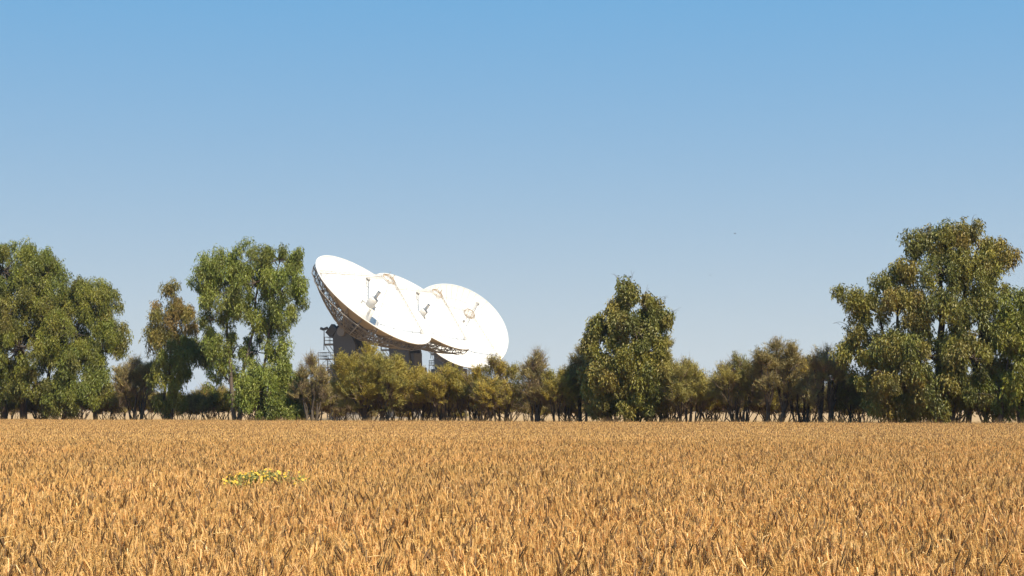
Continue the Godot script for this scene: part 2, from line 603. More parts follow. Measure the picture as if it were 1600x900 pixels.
	for hgt in [0.5, 1.05]:
		bar(st, Vector3(base_x - 1.0, he - 4.3 + hgt, -1.0), Vector3(base_x - 1.0, he - 4.3 + hgt, 1.6), 0.04)
		bar(st, Vector3(base_x - 1.0, he - 4.3 + hgt, 1.6), Vector3(base_x + 2.0, he - 4.3 + hgt, 1.6), 0.04)
	for k in 8:
		bar(st, Vector3(base_x - 1.0 + 0.4 * k, he - 4.25, 1.6), Vector3(base_x - 1.0 + 0.4 * k, he - 3.25, 1.6), 0.03)
	for k in 6:
		bar(st, Vector3(base_x - 1.0, he - 4.25, -1.0 + 0.5 * k), Vector3(base_x - 1.0, he - 3.25, -1.0 + 0.5 * k), 0.03)
	done(st, "railing", M.steel, stair)

func setup_dishes() -> void:
	dish(584.4, 468.0, 107.9, deg_to_rad(35.7), 0.306, "nearest and largest white dish antenna, leftmost of three, with stairs beside it")
	dish(662.9, 486.0, 93.2, deg_to_rad(35.9), 0.295, "middle white dish antenna, partly hidden behind the largest one")
	dish(720.1, 508.6, 81.8, deg_to_rad(35.0), 0.681, "rightmost white dish antenna, farthest away and turned most towards the viewer")

# ------------------------------------------------------------------ trees
func sprig_gum(sd: int, broad: float) -> Mesh:
	var r := RandomNumberGenerator.new()
	r.seed = sd
	var st := begin()
	st.set_smooth_group(-1)
	st.set_color(Color(1, 1, 1))
	for i in 15:
		var f := i / 14.0
		var p := Vector3(r.randf_range(-0.10, 0.10) + 0.10 * f, 0.12 - 0.50 * f + r.randf_range(-0.05, 0.05), r.randf_range(-0.10, 0.10))
		var d := Vector3(r.randf_range(-0.75, 0.75), r.randf_range(-1.0, -0.15), r.randf_range(-0.75, 0.75)).normalized()
		var l := r.randf_range(0.13, 0.24)
		var s := d.cross(Vector3(r.randf_range(-1, 1), r.randf_range(-0.4, 0.4), r.randf_range(-1, 1))).normalized() * l * broad
		var n := d.cross(s).normalized() * l * 0.08
		var m1 := p + d * l * 0.4
		var v := r.randf_range(0.8, 1.15)
		st.set_color(Color(v, v, v * r.randf_range(0.85, 1.1)))
		tri(st, p, m1 + s + n, p + d * l)
		tri(st, p, p + d * l, m1 - s + n)
	st.set_color(Color(0.9, 0.6, 0.5))
	tri(st, Vector3(-0.006, 0.15, 0), Vector3(0.006, 0.15, 0), Vector3(0.1, -0.4, 0))
	st.generate_normals()
	return st.commit()
func sprig_feather(sd: int) -> Mesh:      # an upright feathery plume of scale-leaved twigs
	var r := RandomNumberGenerator.new()
	r.seed = sd
	var st := begin()
	st.set_smooth_group(-1)
	for j in 5:
		var lean := Vector3(r.randf_range(-0.5, 0.5), 1.0, r.randf_range(-0.5, 0.5)).normalized()
		var l := r.randf_range(0.40, 0.75)
		for i in 9:
			var f := 0.12 + 0.88 * i / 8.0
			var p := lean * l * f + Vector3(0, -0.10 * f * f, 0)
			var a := r.randf_range(0, TAU)
			var d := (lean * r.randf_range(0.5, 1.2) + Vector3(cos(a), r.randf_range(-0.2, 0.25), sin(a)) * 0.75).normalized()
			var e := r.randf_range(0.09, 0.19)
			var s := d.cross(Vector3(r.randf_range(-1, 1), r.randf_range(-1, 1), r.randf_range(-1, 1))).normalized() * 0.011
			var v := r.randf_range(0.8, 1.2)
			st.set_color(Color(v, v, v))
			tri(st, p - s, p + s, p + d * e)
			tri(st, p + d * e * 0.3 + s * 1.5, p + d * e * 0.3 - s * 1.5, p + d * e * 1.15 + s)
	st.generate_normals()
	return st.commit()
func sprig_bare(sd: int) -> Mesh:        # a spray of leafless brown twigs
	var r := RandomNumberGenerator.new()
	r.seed = sd
	var st := begin()
	st.set_smooth_group(-1)
	st.set_color(Color.WHITE)
	for j in 7:
		var p := Vector3(0, 0, 0)
		var d := Vector3(r.randf_range(-0.7, 0.7), 1.0, r.randf_range(-0.7, 0.7)).normalized()
		for k in 3:
			var q := p + d * r.randf_range(0.16, 0.30)
			var s := d.cross(Vector3(r.randf_range(-1, 1), 0, r.randf_range(-1, 1))).normalized() * 0.008 * (1.0 - k * 0.25)
			tri(st, p - s, p + s, q + s * 0.6)
			tri(st, p - s, q + s * 0.6, q - s * 0.6)
			var b := (d + Vector3(r.randf_range(-0.9, 0.9), r.randf_range(-0.1, 0.5), r.randf_range(-0.9, 0.9))).normalized()
			tri(st, q - s * 0.6, q + s * 0.6, q + b * 0.2)
			p = q
			d = (d + Vector3(r.randf_range(-0.5, 0.5), r.randf_range(-0.1, 0.4), r.randf_range(-0.5, 0.5))).normalized()
	st.generate_normals()
	return st.commit()
func limb(st: SurfaceTool, a: Vector3, b: Vector3, r0: float, r1: float, sag: float, n := 5) -> void:
	var pts := []
	var rad := []
	var seg := 5
	var bow := Vector3(rr(-1, 1), 0, rr(-1, 1)) * (b - a).length() * 0.07
	for i in seg + 1:
		var f := i / float(seg)
		var p := a.lerp(b, f) + bow * sin(PI * f) + Vector3(0, sag * sin(PI * f), 0) + Vector3(rr(-1, 1), 0, rr(-1, 1)) * 0.03 * sin(PI * f)
		pts.append(p)
		rad.append(lerpf(r0, r1, pow(f, 0.8)))
	tube(st, pts, rad, n)
# crown of lobes: each lobe = [centre, radii]
func leaf_clumps(lobes: Array, spots: Array, tints: Array, woods: SurfaceTool, palette: Array, per_area: float, per_clump: int, clump_r: float, droop: float, size: float, inner := 0.45) -> void:
	for lb in lobes:
		var c: Vector3 = lb[0]
		var q: Vector3 = lb[1]
		var area := PI * q.x * q.y
		var n := maxi(4, int(area * per_area))
		var pal: Array = lb[2] if lb.size() > 2 else palette
		var tone_l: Color = pal[rng.randi() % pal.size()]
		for i in n:
			var d := ball().normalized()
			if d.y < -0.5 and rng.randf() < 0.5:
				d.y = -d.y
			var e := c + d * q * lerpf(inner, 1.0, sqrt(rng.randf()))
			if e.y < 0.35: e.y = 0.35 + rng.randf() * 0.4
			var tone_c: Color = pal[rng.randi() % pal.size()].lerp(tone_l, 0.45)
			var br := rr(0.82, 1.18)
			limb(woods, c.lerp(e, 0.05), e, 0.035, 0.01, rr(-0.1, 0.15), 3)
			var cr := clump_r * rr(0.5, 1.4)
			for k in per_clump:
				var o := ball() * cr
				o.y = o.y * (0.6 + droop * 0.8) - droop * 0.12
				var b := Basis(Vector3.UP, rr(0, TAU))
				var out := (d * 0.6 + o.normalized() * 0.6)
				var ax := Vector3(out.z, 0, -out.x)
				if ax.length() > 0.01:
					b = Basis(ax.normalized(), rr(0.0, 1.0) * (1.2 - droop)) * b
				b = b.scaled(Vector3.ONE * size * rr(0.7, 1.25))
				spots.append(Transform3D(b, e + o))
				var v := br * rr(0.8, 1.2)
				tints.append(Color(tone_c.r * v, tone_c.g * v, tone_c.b * v))

# spec: lobes [px, py, rx, ry, depth offset], stems [[px, py], ...] with radius
func gum(label: String, depth: float, base_px: float, lobes_px: Array, stems_px: Array, palette: Array, broad: float, density := 1.0, droop := 0.5, twiggy := 0) -> void:
	var base := at(base_px, 650, depth)
	base.y = 0
	var t := thing("gum_tree", label, "tree", base, 0.0, "tall gum trees at the far edge of the field")
	var k := depth / FOCAL
	var lobes := []
	for l in lobes_px:
		var c: Vector3 = at(l[0], l[1], depth) - base
		c.z = l[4] if l.size() > 4 else rr(-1.0, 1.0)
		var rx: float = l[2] * k
		var ry: float = l[3] * k
		lobes.append([c, Vector3(rx * 1.06, ry * 1.06, maxf(rx, 0.8)), l[5] if l.size() > 5 else palette])
	var trunk := begin()
	var nodes := []
	for s in stems_px:
		var pts := []
		var rad := []
		var r0: float = s[0]
		var path: Array = s[1]
		var raw := []
		for q in path:
			var p: Vector3 = at(q[0], q[1], depth) - base
			p.z = q[2] if q.size() > 2 else 0.0
			raw.append(p)
		raw[0].y = -0.25
		for i in raw.size() - 1:
			for j in 4:
				pts.append(raw[i].lerp(raw[i + 1], j / 4.0) + Vector3(rr(-1, 1), 0, rr(-1, 1)) * 0.05)
		pts.append(raw[raw.size() - 1])
		for i in pts.size():
			rad.append(r0 * (1.0 - 0.82 * pow(i / float(pts.size() - 1), 0.9)) * (1.35 if i == 0 else 1.0))
		tube(trunk, pts, rad, 9)
		for i in range(2, pts.size()):
			nodes.append([pts[i], rad[i]])
	done(trunk, "trunk", M.gum_bark, t)
	var woods := begin()
	for lb in lobes:
		var best := 0
		var bd := 1e9
		for i in nodes.size():
			var dv: Vector3 = lb[0] - nodes[i][0]
			var cost := dv.length() + (2.5 if dv.y < 0.2 else 0.0) + absf(dv.y - 1.2) * 0.3
			if cost < bd:
				bd = cost
				best = i
		limb(woods, nodes[best][0], lb[0], maxf(nodes[best][1] * 0.62, 0.05), 0.04, 0.15, 6)
	var spots := []
	var tints := []
	leaf_clumps(lobes, spots, tints, woods, palette, 2.5 * density, 34, 0.52, droop, 1.05, 0.45)
	if twiggy > 0:     # long bare twigs standing out of the crown
		for i in twiggy:
			var lb: Array = lobes[rng.randi() % lobes.size()]
			var d := Vector3(rr(-1, 1), rr(-0.1, 0.8), rr(-0.4, 0.6)).normalized()
			var p: Vector3 = lb[0] + d * lb[1] * 0.8
			var e := p + d * rr(0.9, 1.5) + Vector3(0, -0.2, 0)
			limb(woods, p, e, 0.02, 0.006, 0.2, 3)
			limb(woods, p.lerp(e, 0.6), e + Vector3(rr(-0.3, 0.3), rr(-0.5, 0.2), 0), 0.01, 0.005, 0.1, 3)
	done(woods, "branches", M.gum_bark, t)
	scatter("crown", sprig_gum(31, broad), M.leaf, spots, tints, t).set_meta("kind", "stuff")

func setup_gums() -> void:
	var green := [Color(0.161, 0.188, 0.024), Color(0.119, 0.144, 0.021), Color(0.211, 0.216, 0.026), Color(0.099, 0.120, 0.020), Color(0.175, 0.156, 0.026)]
	var olive := [Color(0.196, 0.188, 0.031), Color(0.147, 0.156, 0.029), Color(0.245, 0.218, 0.033), Color(0.119, 0.126, 0.024), Color(0.217, 0.165, 0.035)]
	var rusty := [Color(0.211, 0.151, 0.033), Color(0.168, 0.151, 0.031), Color(0.259, 0.151, 0.046), Color(0.147, 0.144, 0.028), Color(0.217, 0.179, 0.033)]
	var fresh := [Color(0.189, 0.230, 0.031), Color(0.140, 0.179, 0.026), Color(0.239, 0.260, 0.040), Color(0.133, 0.151, 0.024)]
	var d := edge_depth(40) + 5.0
	# left edge group
	gum("massive dark green gum tree cut off by the left picture edge", d, 25,
		[[5, 425, 55, 48, 0], [60, 425, 40, 38, 0.5], [-50, 440, 50, 50, 0], [30, 490, 70, 45, 1.6], [85, 480, 38, 40, 1.0], [-40, 520, 60, 50, 1.0], [45, 545, 60, 40, 2.2], [0, 595, 50, 35, 1.5], [60, 600, 35, 28, 2.0], [-60, 600, 50, 40, 0.5], [75, 440, 24, 40, -0.5]],
		[[0.34, [[38, 660], [36, 610], [30, 540], [40, 470], [55, 410]]], [0.30, [[8, 660], [5, 590], [-5, 500], [0, 430]]], [0.22, [[70, 660], [74, 610], [80, 540], [85, 470]]]], green, 0.13, 1.0, 0.75)
	gum("drooping dull green gum tree with trailing branches right of the massive leftmost one", d - 1.0, 100,
		[[120, 470, 32, 32, 0], [150, 470, 30, 30, 0.3], [168, 478, 20, 34, -0.2], [115, 520, 45, 38, 1.0], [165, 530, 28, 34, 0.4], [185, 520, 16, 28, 0.0], [130, 570, 42, 32, 1.2], [100, 560, 40, 40, -0.6], [125, 612, 42, 26, 1.6], [160, 590, 26, 26, 0.6], [165, 625, 18, 24, 0.6], [90, 610, 30, 30, 0.6]],
		[[0.26, [[98, 660], [105, 615], [118, 550], [125, 480]]], [0.20, [[150, 660], [148, 620], [160, 560], [160, 490]]]], green, 0.13, 0.95, 0.85)
	# slender rusty tree and the tall pair
	d = edge_depth(270) + 5.0
	gum("slender gum tree with rusty brown top left of the tall forked gum", d, 262,
		[[272, 462, 16, 24, 0, rusty], [258, 495, 22, 26, 0.2, rusty], [285, 505, 22, 34, 0, rusty], [252, 540, 24, 28, 0.5, rusty], [285, 555, 30, 30, 0.4], [262, 590, 28, 30, 0.3], [300, 540, 26, 30, -0.4], [268, 622, 22, 20, 0.2], [318, 545, 20, 28, -0.6]],
		[[0.24, [[268, 660], [266, 600], [268, 530], [273, 460]]], [0.15, [[258, 660], [258, 600], [256, 520]]]], green, 0.13, 0.85, 0.85)
	d = edge_depth(380) + 3.5
	gum("tall airy gum tree with forked pale trunk just left of the dishes", d, 368,
		[[322, 432, 28, 28, 0], [350, 415, 30, 30, 0.4], [395, 405, 30, 26, 0.2], [435, 405, 30, 30, 0], [460, 425, 22, 34, 0], [345, 460, 34, 28, 0.5], [400, 445, 34, 28, 0.8], [440, 455, 34, 36, 0.3], [465, 465, 14, 28, -0.2], [330, 500, 26, 20, 0], [385, 490, 30, 22, 0.2], [425, 510, 20, 30, 0.3], [432, 548, 16, 28, 0.3], [370, 540, 18, 26, -0.5], [325, 540, 26, 22, 0.4], [400, 550, 24, 30, -0.6], [440, 492, 22, 20, 0.5], [372, 438, 22, 26, 0.2], [375, 472, 20, 22, 0.3], [368, 412, 18, 20, 0], [345, 580, 22, 28, -0.5], [388, 590, 20, 28, -0.6]],
		[[0.18, [[368, 662], [362, 600], [355, 520], [356, 470], [345, 420]]], [0.17, [[372, 662], [378, 590], [395, 520], [402, 450], [412, 400]]], [0.12, [[402, 470], [430, 430], [440, 405]]]], fresh, 0.13, 0.75, 0.7)
	gum("low leafy young gum growing to the ground at the foot of the tall forked gum", d - 1.0, 428,
		[[425, 610, 30, 26, 0.2], [455, 600, 22, 30, 0], [448, 575, 16, 18, 0], [395, 612, 24, 18, 0.8], [440, 635, 34, 18, 0.5], [462, 632, 14, 18, 0], [400, 585, 22, 16, 0.3]],
		[[0.10, [[430, 662], [428, 620], [430, 590]]], [0.08, [[440, 662], [448, 620], [452, 580]]]], fresh, 0.15, 1.15, 0.6)
	# the lone egg-shaped tree
	d = edge_depth(960) + 3.5
	gum("dense egg-shaped gum tree standing alone right of the dishes", d, 962,
		[[981, 452, 10, 13, 0], [980, 466, 16, 18, 0], [960, 490, 18, 22, 0.2], [1010, 488, 21, 22, 0], [944, 515, 22, 26, 0.2], [985, 515, 38, 30, 0.8], [1022, 510, 18, 30, 0], [931, 550, 22, 26, 0.2], [970, 560, 38, 30, 1.0], [1015, 550, 26, 32, 0.4], [922, 590, 16, 26, 0], [950, 595, 34, 32, 1.2], [1000, 595, 36, 34, 0.8], [944, 632, 22, 20, 0.6], [990, 632, 36, 26, 0.6], [1020, 615, 20, 28, 0.2], [1036, 495, 10, 14, 0]],
		[[0.28, [[946, 664], [952, 630], [965, 570], [978, 500], [982, 460]]], [0.20, [[992, 664], [996, 630], [1005, 560], [1012, 490]]]], olive, 0.2, 1.15, 0.45, 16)
	# the big tree on the right
	d = edge_depth(1450) + 3.0
	gum("huge spreading gum tree rising highest of all on the right", d, 1455,
		[[1440, 378, 26, 22, 0], [1468, 382, 22, 26, 0.3], [1510, 372, 26, 26, 0], [1550, 395, 24, 26, 0], [1572, 408, 18, 16, -0.2], [1470, 425, 36, 30, 0.8], [1520, 430, 34, 32, 0.6], [1415, 430, 26, 20, 0.2], [1385, 445, 18, 22, 0], [1325, 468, 22, 20, 0], [1360, 480, 24, 22, 0.2], [1400, 480, 36, 30, 0.8], [1455, 490, 44, 36, 1.4], [1530, 495, 44, 36, 1.0], [1345, 520, 24, 24, 0], [1385, 540, 38, 34, 1.0], [1440, 560, 46, 36, 1.6], [1510, 560, 48, 38, 1.6], [1550, 450, 24, 22, 0.4], [1350, 570, 36, 28, 0.4], [1400, 605, 46, 34, 1.4], [1470, 615, 50, 34, 1.6], [1530, 605, 40, 34, 1.2], [1360, 615, 30, 26, 0.6], [1560, 545, 32, 36, 0.2], [1318, 545, 12, 12, 0], [1445, 640, 40, 16, 1.2], [1392, 640, 24, 16, 0.6]],
		[[0.40, [[1468, 668], [1468, 610], [1470, 540], [1472, 470], [1468, 400]]], [0.30, [[1480, 668], [1490, 600], [1500, 500], [1515, 420], [1530, 385]]], [0.28, [[1392, 668], [1395, 610], [1405, 540], [1400, 470]]], [0.14, [[1402, 530], [1375, 490], [1330, 468]]], [0.16, [[1505, 480], [1545, 430], [1565, 405]]], [0.10, [[1420, 480], [1428, 430], [1432, 385]]]], olive, 0.16, 1.12, 0.6, 14)
	d = edge_depth(1600) + 3.5
	gum("gum tree cut off by the right picture edge beside the huge spreading one", d, 1590,
		[[1595, 480, 26, 28, 0], [1640, 470, 40, 40, 0], [1580, 525, 30, 32, 0.4], [1625, 540, 44, 40, 0.6], [1590, 580, 36, 32, 0.8], [1640, 600, 44, 40, 0.6], [1585, 625, 34, 26, 0.8], [1555, 600, 22, 26, 0.2]],
		[[0.26, [[1595, 668], [1596, 610], [1605, 530], [1602, 480]]], [0.20, [[1560, 668], [1564, 620], [1575, 560]]]], green, 0.15, 0.95, 0.6)

var feather_mesh: Mesh
var bare_mesh: Mesh
# a many-stemmed tamarisk: half width and height in metres
func tamarisk(t: Node3D, half: float, high: float, palette: Array, dens: float, nlobe: int, bare: float, stems := 4, spire := false) -> void:
	var lobes := []
	var q := half * (0.42 if not spire else 0.6)
	lobes.append([Vector3(rr(-0.15, 0.15) * half, high - q * 0.9, rr(-0.3, 0.3)), Vector3(q * 0.75, q * 1.1, q * 0.75)])
	for i in (0 if spire else 3):      # uneven secondary tops
		var hx: float = [-0.62, 0.55, 0.1][i] * half + rr(-0.15, 0.15) * half
		var q2 := q * rr(0.5, 0.75)
		lobes.append([Vector3(hx, high * rr(0.80, 0.93) - q2, rr(-0.5, 0.5) * half), Vector3(q2, q2 * 1.5, q2)])
	for i in nlobe:
		var f := (i + 0.5) / nlobe
		var ang := i * 2.4 + rr(-0.4, 0.4)
		var hgt := high * lerpf(0.42, 0.76, rng.randf())
		var spread := half * 0.66 * (1.0 if not spire else lerpf(1.0, 0.35, clampf(hgt / high, 0, 1)))
		var rad := q * rr(0.8, 1.25)
		lobes.append([Vector3(cos(ang) * spread * rr(0.6, 1.1), hgt, sin(ang) * spread * 0.9), Vector3(rad, rad * rr(0.9, 1.35), rad)])
	var trunk := begin()
	# a few stems from the ground, each forking towards its own lobes
	var by_x := lobes.duplicate()
	by_x.sort_custom(func(a, b): return a[0].x < b[0].x)
	for si in stems:
		var mine := []
		for li in by_x.size():
			if li * stems / by_x.size() == si: mine.append(by_x[li][0])
		if mine.is_empty(): continue
		var avg := Vector3.ZERO
		for c in mine: avg += c / mine.size()
		var off := (si - (stems - 1) * 0.5) / maxf(stems - 1, 1.0)
		var foot := Vector3(off * half * 0.38 + rr(-0.08, 0.08), 0, rr(-0.25, 0.25))
		var fork := foot.lerp(avg, rr(0.36, 0.46)) + Vector3(rr(-0.12, 0.12), -0.1, rr(-0.1, 0.1))
		var knee := foot.lerp(fork, 0.5) + Vector3(-off * 0.10 + rr(-0.07, 0.07), 0.0, rr(-0.05, 0.05))
		var r0 := rr(0.10, 0.15) * (high / 4.5) * (1.25 if stems < 3 else 0.85)
		tube(trunk, [foot + Vector3(0, -0.2, 0), foot + Vector3(0, 0.25, 0), knee, fork], [r0 * 1.3, r0, r0 * 0.85, r0 * 0.72], 7)
		for c: Vector3 in mine:
			var start := knee.lerp(fork, rr(0.5, 1.0))
			var m1 := start.lerp(c, 0.4) + Vector3(rr(-0.15, 0.15), rr(-0.15, 0.05), rr(-0.12, 0.12))
			var m2 := start.lerp(c, 0.72) + Vector3(rr(-0.12, 0.12), rr(-0.05, 0.1), rr(-0.12, 0.12))
			tube(trunk, [start, m1, m2, c], [r0 * 0.55, r0 * 0.42, r0 * 0.28, r0 * 0.14], 5)
	done(trunk, "trunk", M.bark, t)
	var spots := []
	var tints := []
	var twigs := []
	var ttints := []
	var woods := begin()
	var first := true
	for lb in lobes:
		var c: Vector3 = lb[0]
		var rv: Vector3 = lb[1]
		var tone_l: Color = palette[rng.randi() % palette.size()]
		var n := int(PI * rv.x * rv.y * 7.5 * dens) + 8
		for i in n:
			var d := ball().normalized()
			if d.y < -0.3 and rng.randf() < 0.6: d.y = -d.y
			var e := c + d * rv * lerpf(0.35, 1.0, sqrt(rng.randf()))
			if e.y < 1.75 + rr(-0.2, 0.3): continue
			if i % 3 == 0:
				limb(woods, c + (e - c) * 0.1, e, 0.022, 0.008, 0.05, 3)
			var tone: Color = tone_l.lerp(palette[rng.randi() % palette.size()], 0.45)
			for k in 5:
				var out := (d + Vector3(0, 0.9, 0) + ball() * 0.5).normalized()
				var axv := Vector3.UP.cross(out)
				var b := Basis(Vector3.UP, rr(0, TAU))
				if axv.length() > 0.02:
					b = Basis(axv.normalized(), Vector3.UP.angle_to(out) * 0.75) * b
				var v := rr(0.78, 1.22)
				var is_bare := rng.randf() < bare or (first and rng.randf() < bare)
				var tr := Transform3D(b.scaled(Vector3.ONE * rr(0.7, 1.2)), e + ball() * 0.24 - out * 0.2)
				if is_bare:
					twigs.append(tr)
					ttints.append(Color(0.21 * v, 0.15 * v, 0.095 * v))
				else:
					spots.append(tr)
					tints.append(Color(tone.r * v, tone.g * v, tone.b * v))
		first = false
	# leafless twigs that fill the lower half of the crown
	for i in int(32 * half * dens):
		var a := rr(0, TAU)
		var h := maxf(high * rr(0.3, 0.6), rr(1.3, 1.9))
		var rad := half * sqrt(rng.randf()) * clampf(h / high * 2.0, 0.3, 0.95)
		var v := rr(0.7, 1.3)
		var b := Basis(Vector3(-sin(a), 0, cos(a)), -rr(0.0, 0.7)) * Basis(Vector3.UP, rr(0, TAU))
		twigs.append(Transform3D(b.scaled(Vector3.ONE * rr(0.9, 1.5)), Vector3(cos(a) * rad, h, sin(a) * rad)))
		ttints.append(Color(0.19 * v, 0.135 * v, 0.085 * v))
	done(woods, "branches", M.bark, t)
	scatter("crown", feather_mesh, M.feather, spots, tints, t).set_meta("kind", "stuff")
	scatter("twigs", bare_mesh, M.feather, twigs, ttints, t).set_meta("kind", "stuff")

func setup_tamarisks() -> void:
	feather_mesh = sprig_feather(51)
	bare_mesh = sprig_bare(52)
	var gold := [Color(0.388, 0.308, 0.051), Color(0.460, 0.342, 0.053), Color(0.323, 0.273, 0.053), Color(0.259, 0.239, 0.055)]
	var olive := [Color(0.311, 0.273, 0.066), Color(0.259, 0.239, 0.066), Color(0.363, 0.300, 0.066), Color(0.219, 0.205, 0.060)]
	var grey := [Color(0.323, 0.267, 0.099), Color(0.271, 0.232, 0.090), Color(0.388, 0.308, 0.106), Color(0.233, 0.192, 0.072)]
	var front := "feathery tamarisks along the field edge"
	# px, top row, half width px, depth behind edge, palette, density, lobes, bare, stems, spire, label
	var rows := [
		[212, 563, 42, 6.0, grey, 0.9, 7, 0.25, 4, false, "pale feathery tamarisk between the drooping left gum and the rusty gum"],
		[487, 556, 30, 4.0, grey, 0.5, 6, 0.5, 3, false, "sparse twiggy tamarisk left of the dish stairs"],
		[582, 548, 58, 3.0, gold, 1.1, 13, 0.06, 2, false, "broad olive-gold tamarisk with two dark leaning trunks under the largest dish"],
		[655, 580, 34, 5.0, gold, 1.0, 7, 0.1, 4, false, "yellowish tamarisk just right of the broad two-trunked one"],
		[692, 576, 36, 4.0, gold, 1.0, 8, 0.12, 4, false, "rounded golden tamarisk below the gap between two dish pedestals"],
		[733, 592, 30, 4.5, gold, 0.9, 6, 0.15, 4, false, "short golden tamarisk below the rightmost dish"],
		[778, 566, 44, 3.5, gold, 0.9, 9, 0.22, 5, false, "wide bushy tamarisk with bare top twigs touching the rightmost dish's edge"],
		[838, 553, 26, 3.5, grey, 0.8, 7, 0.35, 4, true, "narrow grey tamarisk spire right of the dishes"],
		[876, 582, 32, 4.0, gold, 1.0, 7, 0.1, 4, false, "low golden tamarisk between the grey spire and the egg-shaped gum"],
		[908, 546, 26, 5.0, grey, 1.0, 7, 0.15, 3, true, "dull green tamarisk hugging the left side of the egg-shaped gum"],
		[1036, 528, 28, 6.0, olive, 1.1, 8, 0.05, 3, true, "tall conical tamarisk hugging the right side of the egg-shaped gum"],
		[1076, 568, 42, 4.0, olive, 1.0, 9, 0.1, 5, false, "dense rounded tamarisk right of the egg-shaped gum"],
		[1152, 560, 40, 4.0, olive, 0.85, 8, 0.22, 5, false, "loose olive tamarisk left of the tall open tamarisk"],
		[1210, 533, 40, 3.0, grey, 0.75, 9, 0.22, 2, false, "tall open tamarisk with pale top and one forked dark trunk"],
		[1252, 566, 28, 4.5, gold, 0.9, 6, 0.15, 4, false, "golden tamarisk under the dark far-off round crown"],
		[1290, 546, 38, 3.0, grey, 0.6, 8, 0.45, 2, false, "twiggy half-bare tamarisk left of the huge spreading gum"],
		[1330, 590, 32, 5.0, olive, 0.9, 6, 0.2, 4, false, "small tamarisk half under the left skirt of the huge gum"]]
	for q in rows:
		var d := edge_depth(q[0]) + float(q[3])
		var p := at(q[0], 650, d)
		p.y = 0
		var high := at(q[0], q[1], d).y
		var t := thing("tamarisk_tree", q[10], "tree", p, 0.0, front)
		tamarisk(t, q[2] * d / FOCAL, high, q[4], q[5], q[6], q[7], q[8], q[9])
	# the rows behind: a few plants repeated
	var protos := []
	var back_label := "small feathery tamarisk in the crowded rows behind the front trees"
	for i in 5:
		var t := thing("tamarisk_tree", back_label, "tree", Vector3.ZERO, 0.0, "tamarisks in the rows behind")
		tamarisk(t, rr(1.5, 1.9), rr(3.1, 3.6), [gold, olive, grey, gold, grey][i], 0.9, 7, 0.25, 4)
		protos.append(t)
	var marks := [[-30, "outermost limbs of the massive leftmost gum"], [25, "massive leftmost gum"], [75, "gap between the two leftmost gums"], [125, "drooping left gum"], [168, "right skirt of the drooping left gum"], [212, "pale tamarisk beside the rusty gum"], [268, "rusty slender gum"], [312, "gap left of the tall forked gum"], [362, "tall forked gum"], [395, "leaning trunk of the tall forked gum"], [430, "low leafy young gum"], [462, "right edge of the low leafy young gum"], [495, "sparse twiggy tamarisk"], [548, "left trunk of the broad two-trunked tamarisk"], [600, "right half of the broad two-trunked tamarisk"], [655, "yellowish tamarisk under the middle dish"], [692, "rounded golden tamarisk"], [733, "short golden tamarisk"], [778, "wide bushy tamarisk at the rightmost dish"], [838, "narrow grey spire"], [876, "low golden tamarisk beside the spire"], [925, "left half of the egg-shaped gum"], [985, "right half of the egg-shaped gum"], [1036, "tall conical tamarisk"], [1076, "dense rounded tamarisk"], [1118, "gap right of the dense rounded tamarisk"], [1152, "loose olive tamarisk"], [1210, "tall open tamarisk"], [1252, "golden tamarisk under the far round crown"], [1290, "half-bare twiggy tamarisk"], [1335, "left skirt of the huge gum"], [1365, "left edge of the huge gum"], [1395, "left trunk of the huge gum"], [1432, "gap between the trunks of the huge gum"], [1468, "middle trunks of the huge gum"], [1505, "right trunk of the huge gum"], [1545, "right side of the huge gum"], [1600, "gum at the right picture edge"]]
	var nth := ["first", "second", "third", "last"]
	var taken := {}
	var n := 0
	for row in 4:
		var px := -40.0 + row * 17.0 if row < 3 else 480.0
		while px < (1660.0 if row < 3 else 800.0):
			var mk: Array = marks[0]
			for m in marks:
				if absf(m[0] - px) < absf(mk[0] - px): mk = m
			var label := "small tamarisk in the %s row behind the %s" % [nth[row], mk[1]]
			if row == 3: label = "low tamarisk bush in the last row behind the %s" % mk[1]
			if taken.has(label):
				px += 6.0
				continue
			taken[label] = true
			var d := edge_depth(px) + 9.0 + row * 9.0 + rr(-1.5, 1.5) + (16.0 if row == 3 else 0.0)
			var p := at(px, 650, d)
			p.y = 0
			var t: Node3D = protos[n % 5]
			if n >= 5:
				t = t.duplicate()
				t.name = numbered("tamarisk_tree")
				add_child(t)
			t.position = p
			t.rotation.y = rr(0, TAU)
			t.scale = Vector3.ONE * rr(0.8, 1.08)
			n += 1
			t.set_meta("label", label)
			if row == 3: t.scale *= 0.6
			px += rr(40, 60) if row < 2 else (rr(60, 90) if row == 2 else rr(24, 34))

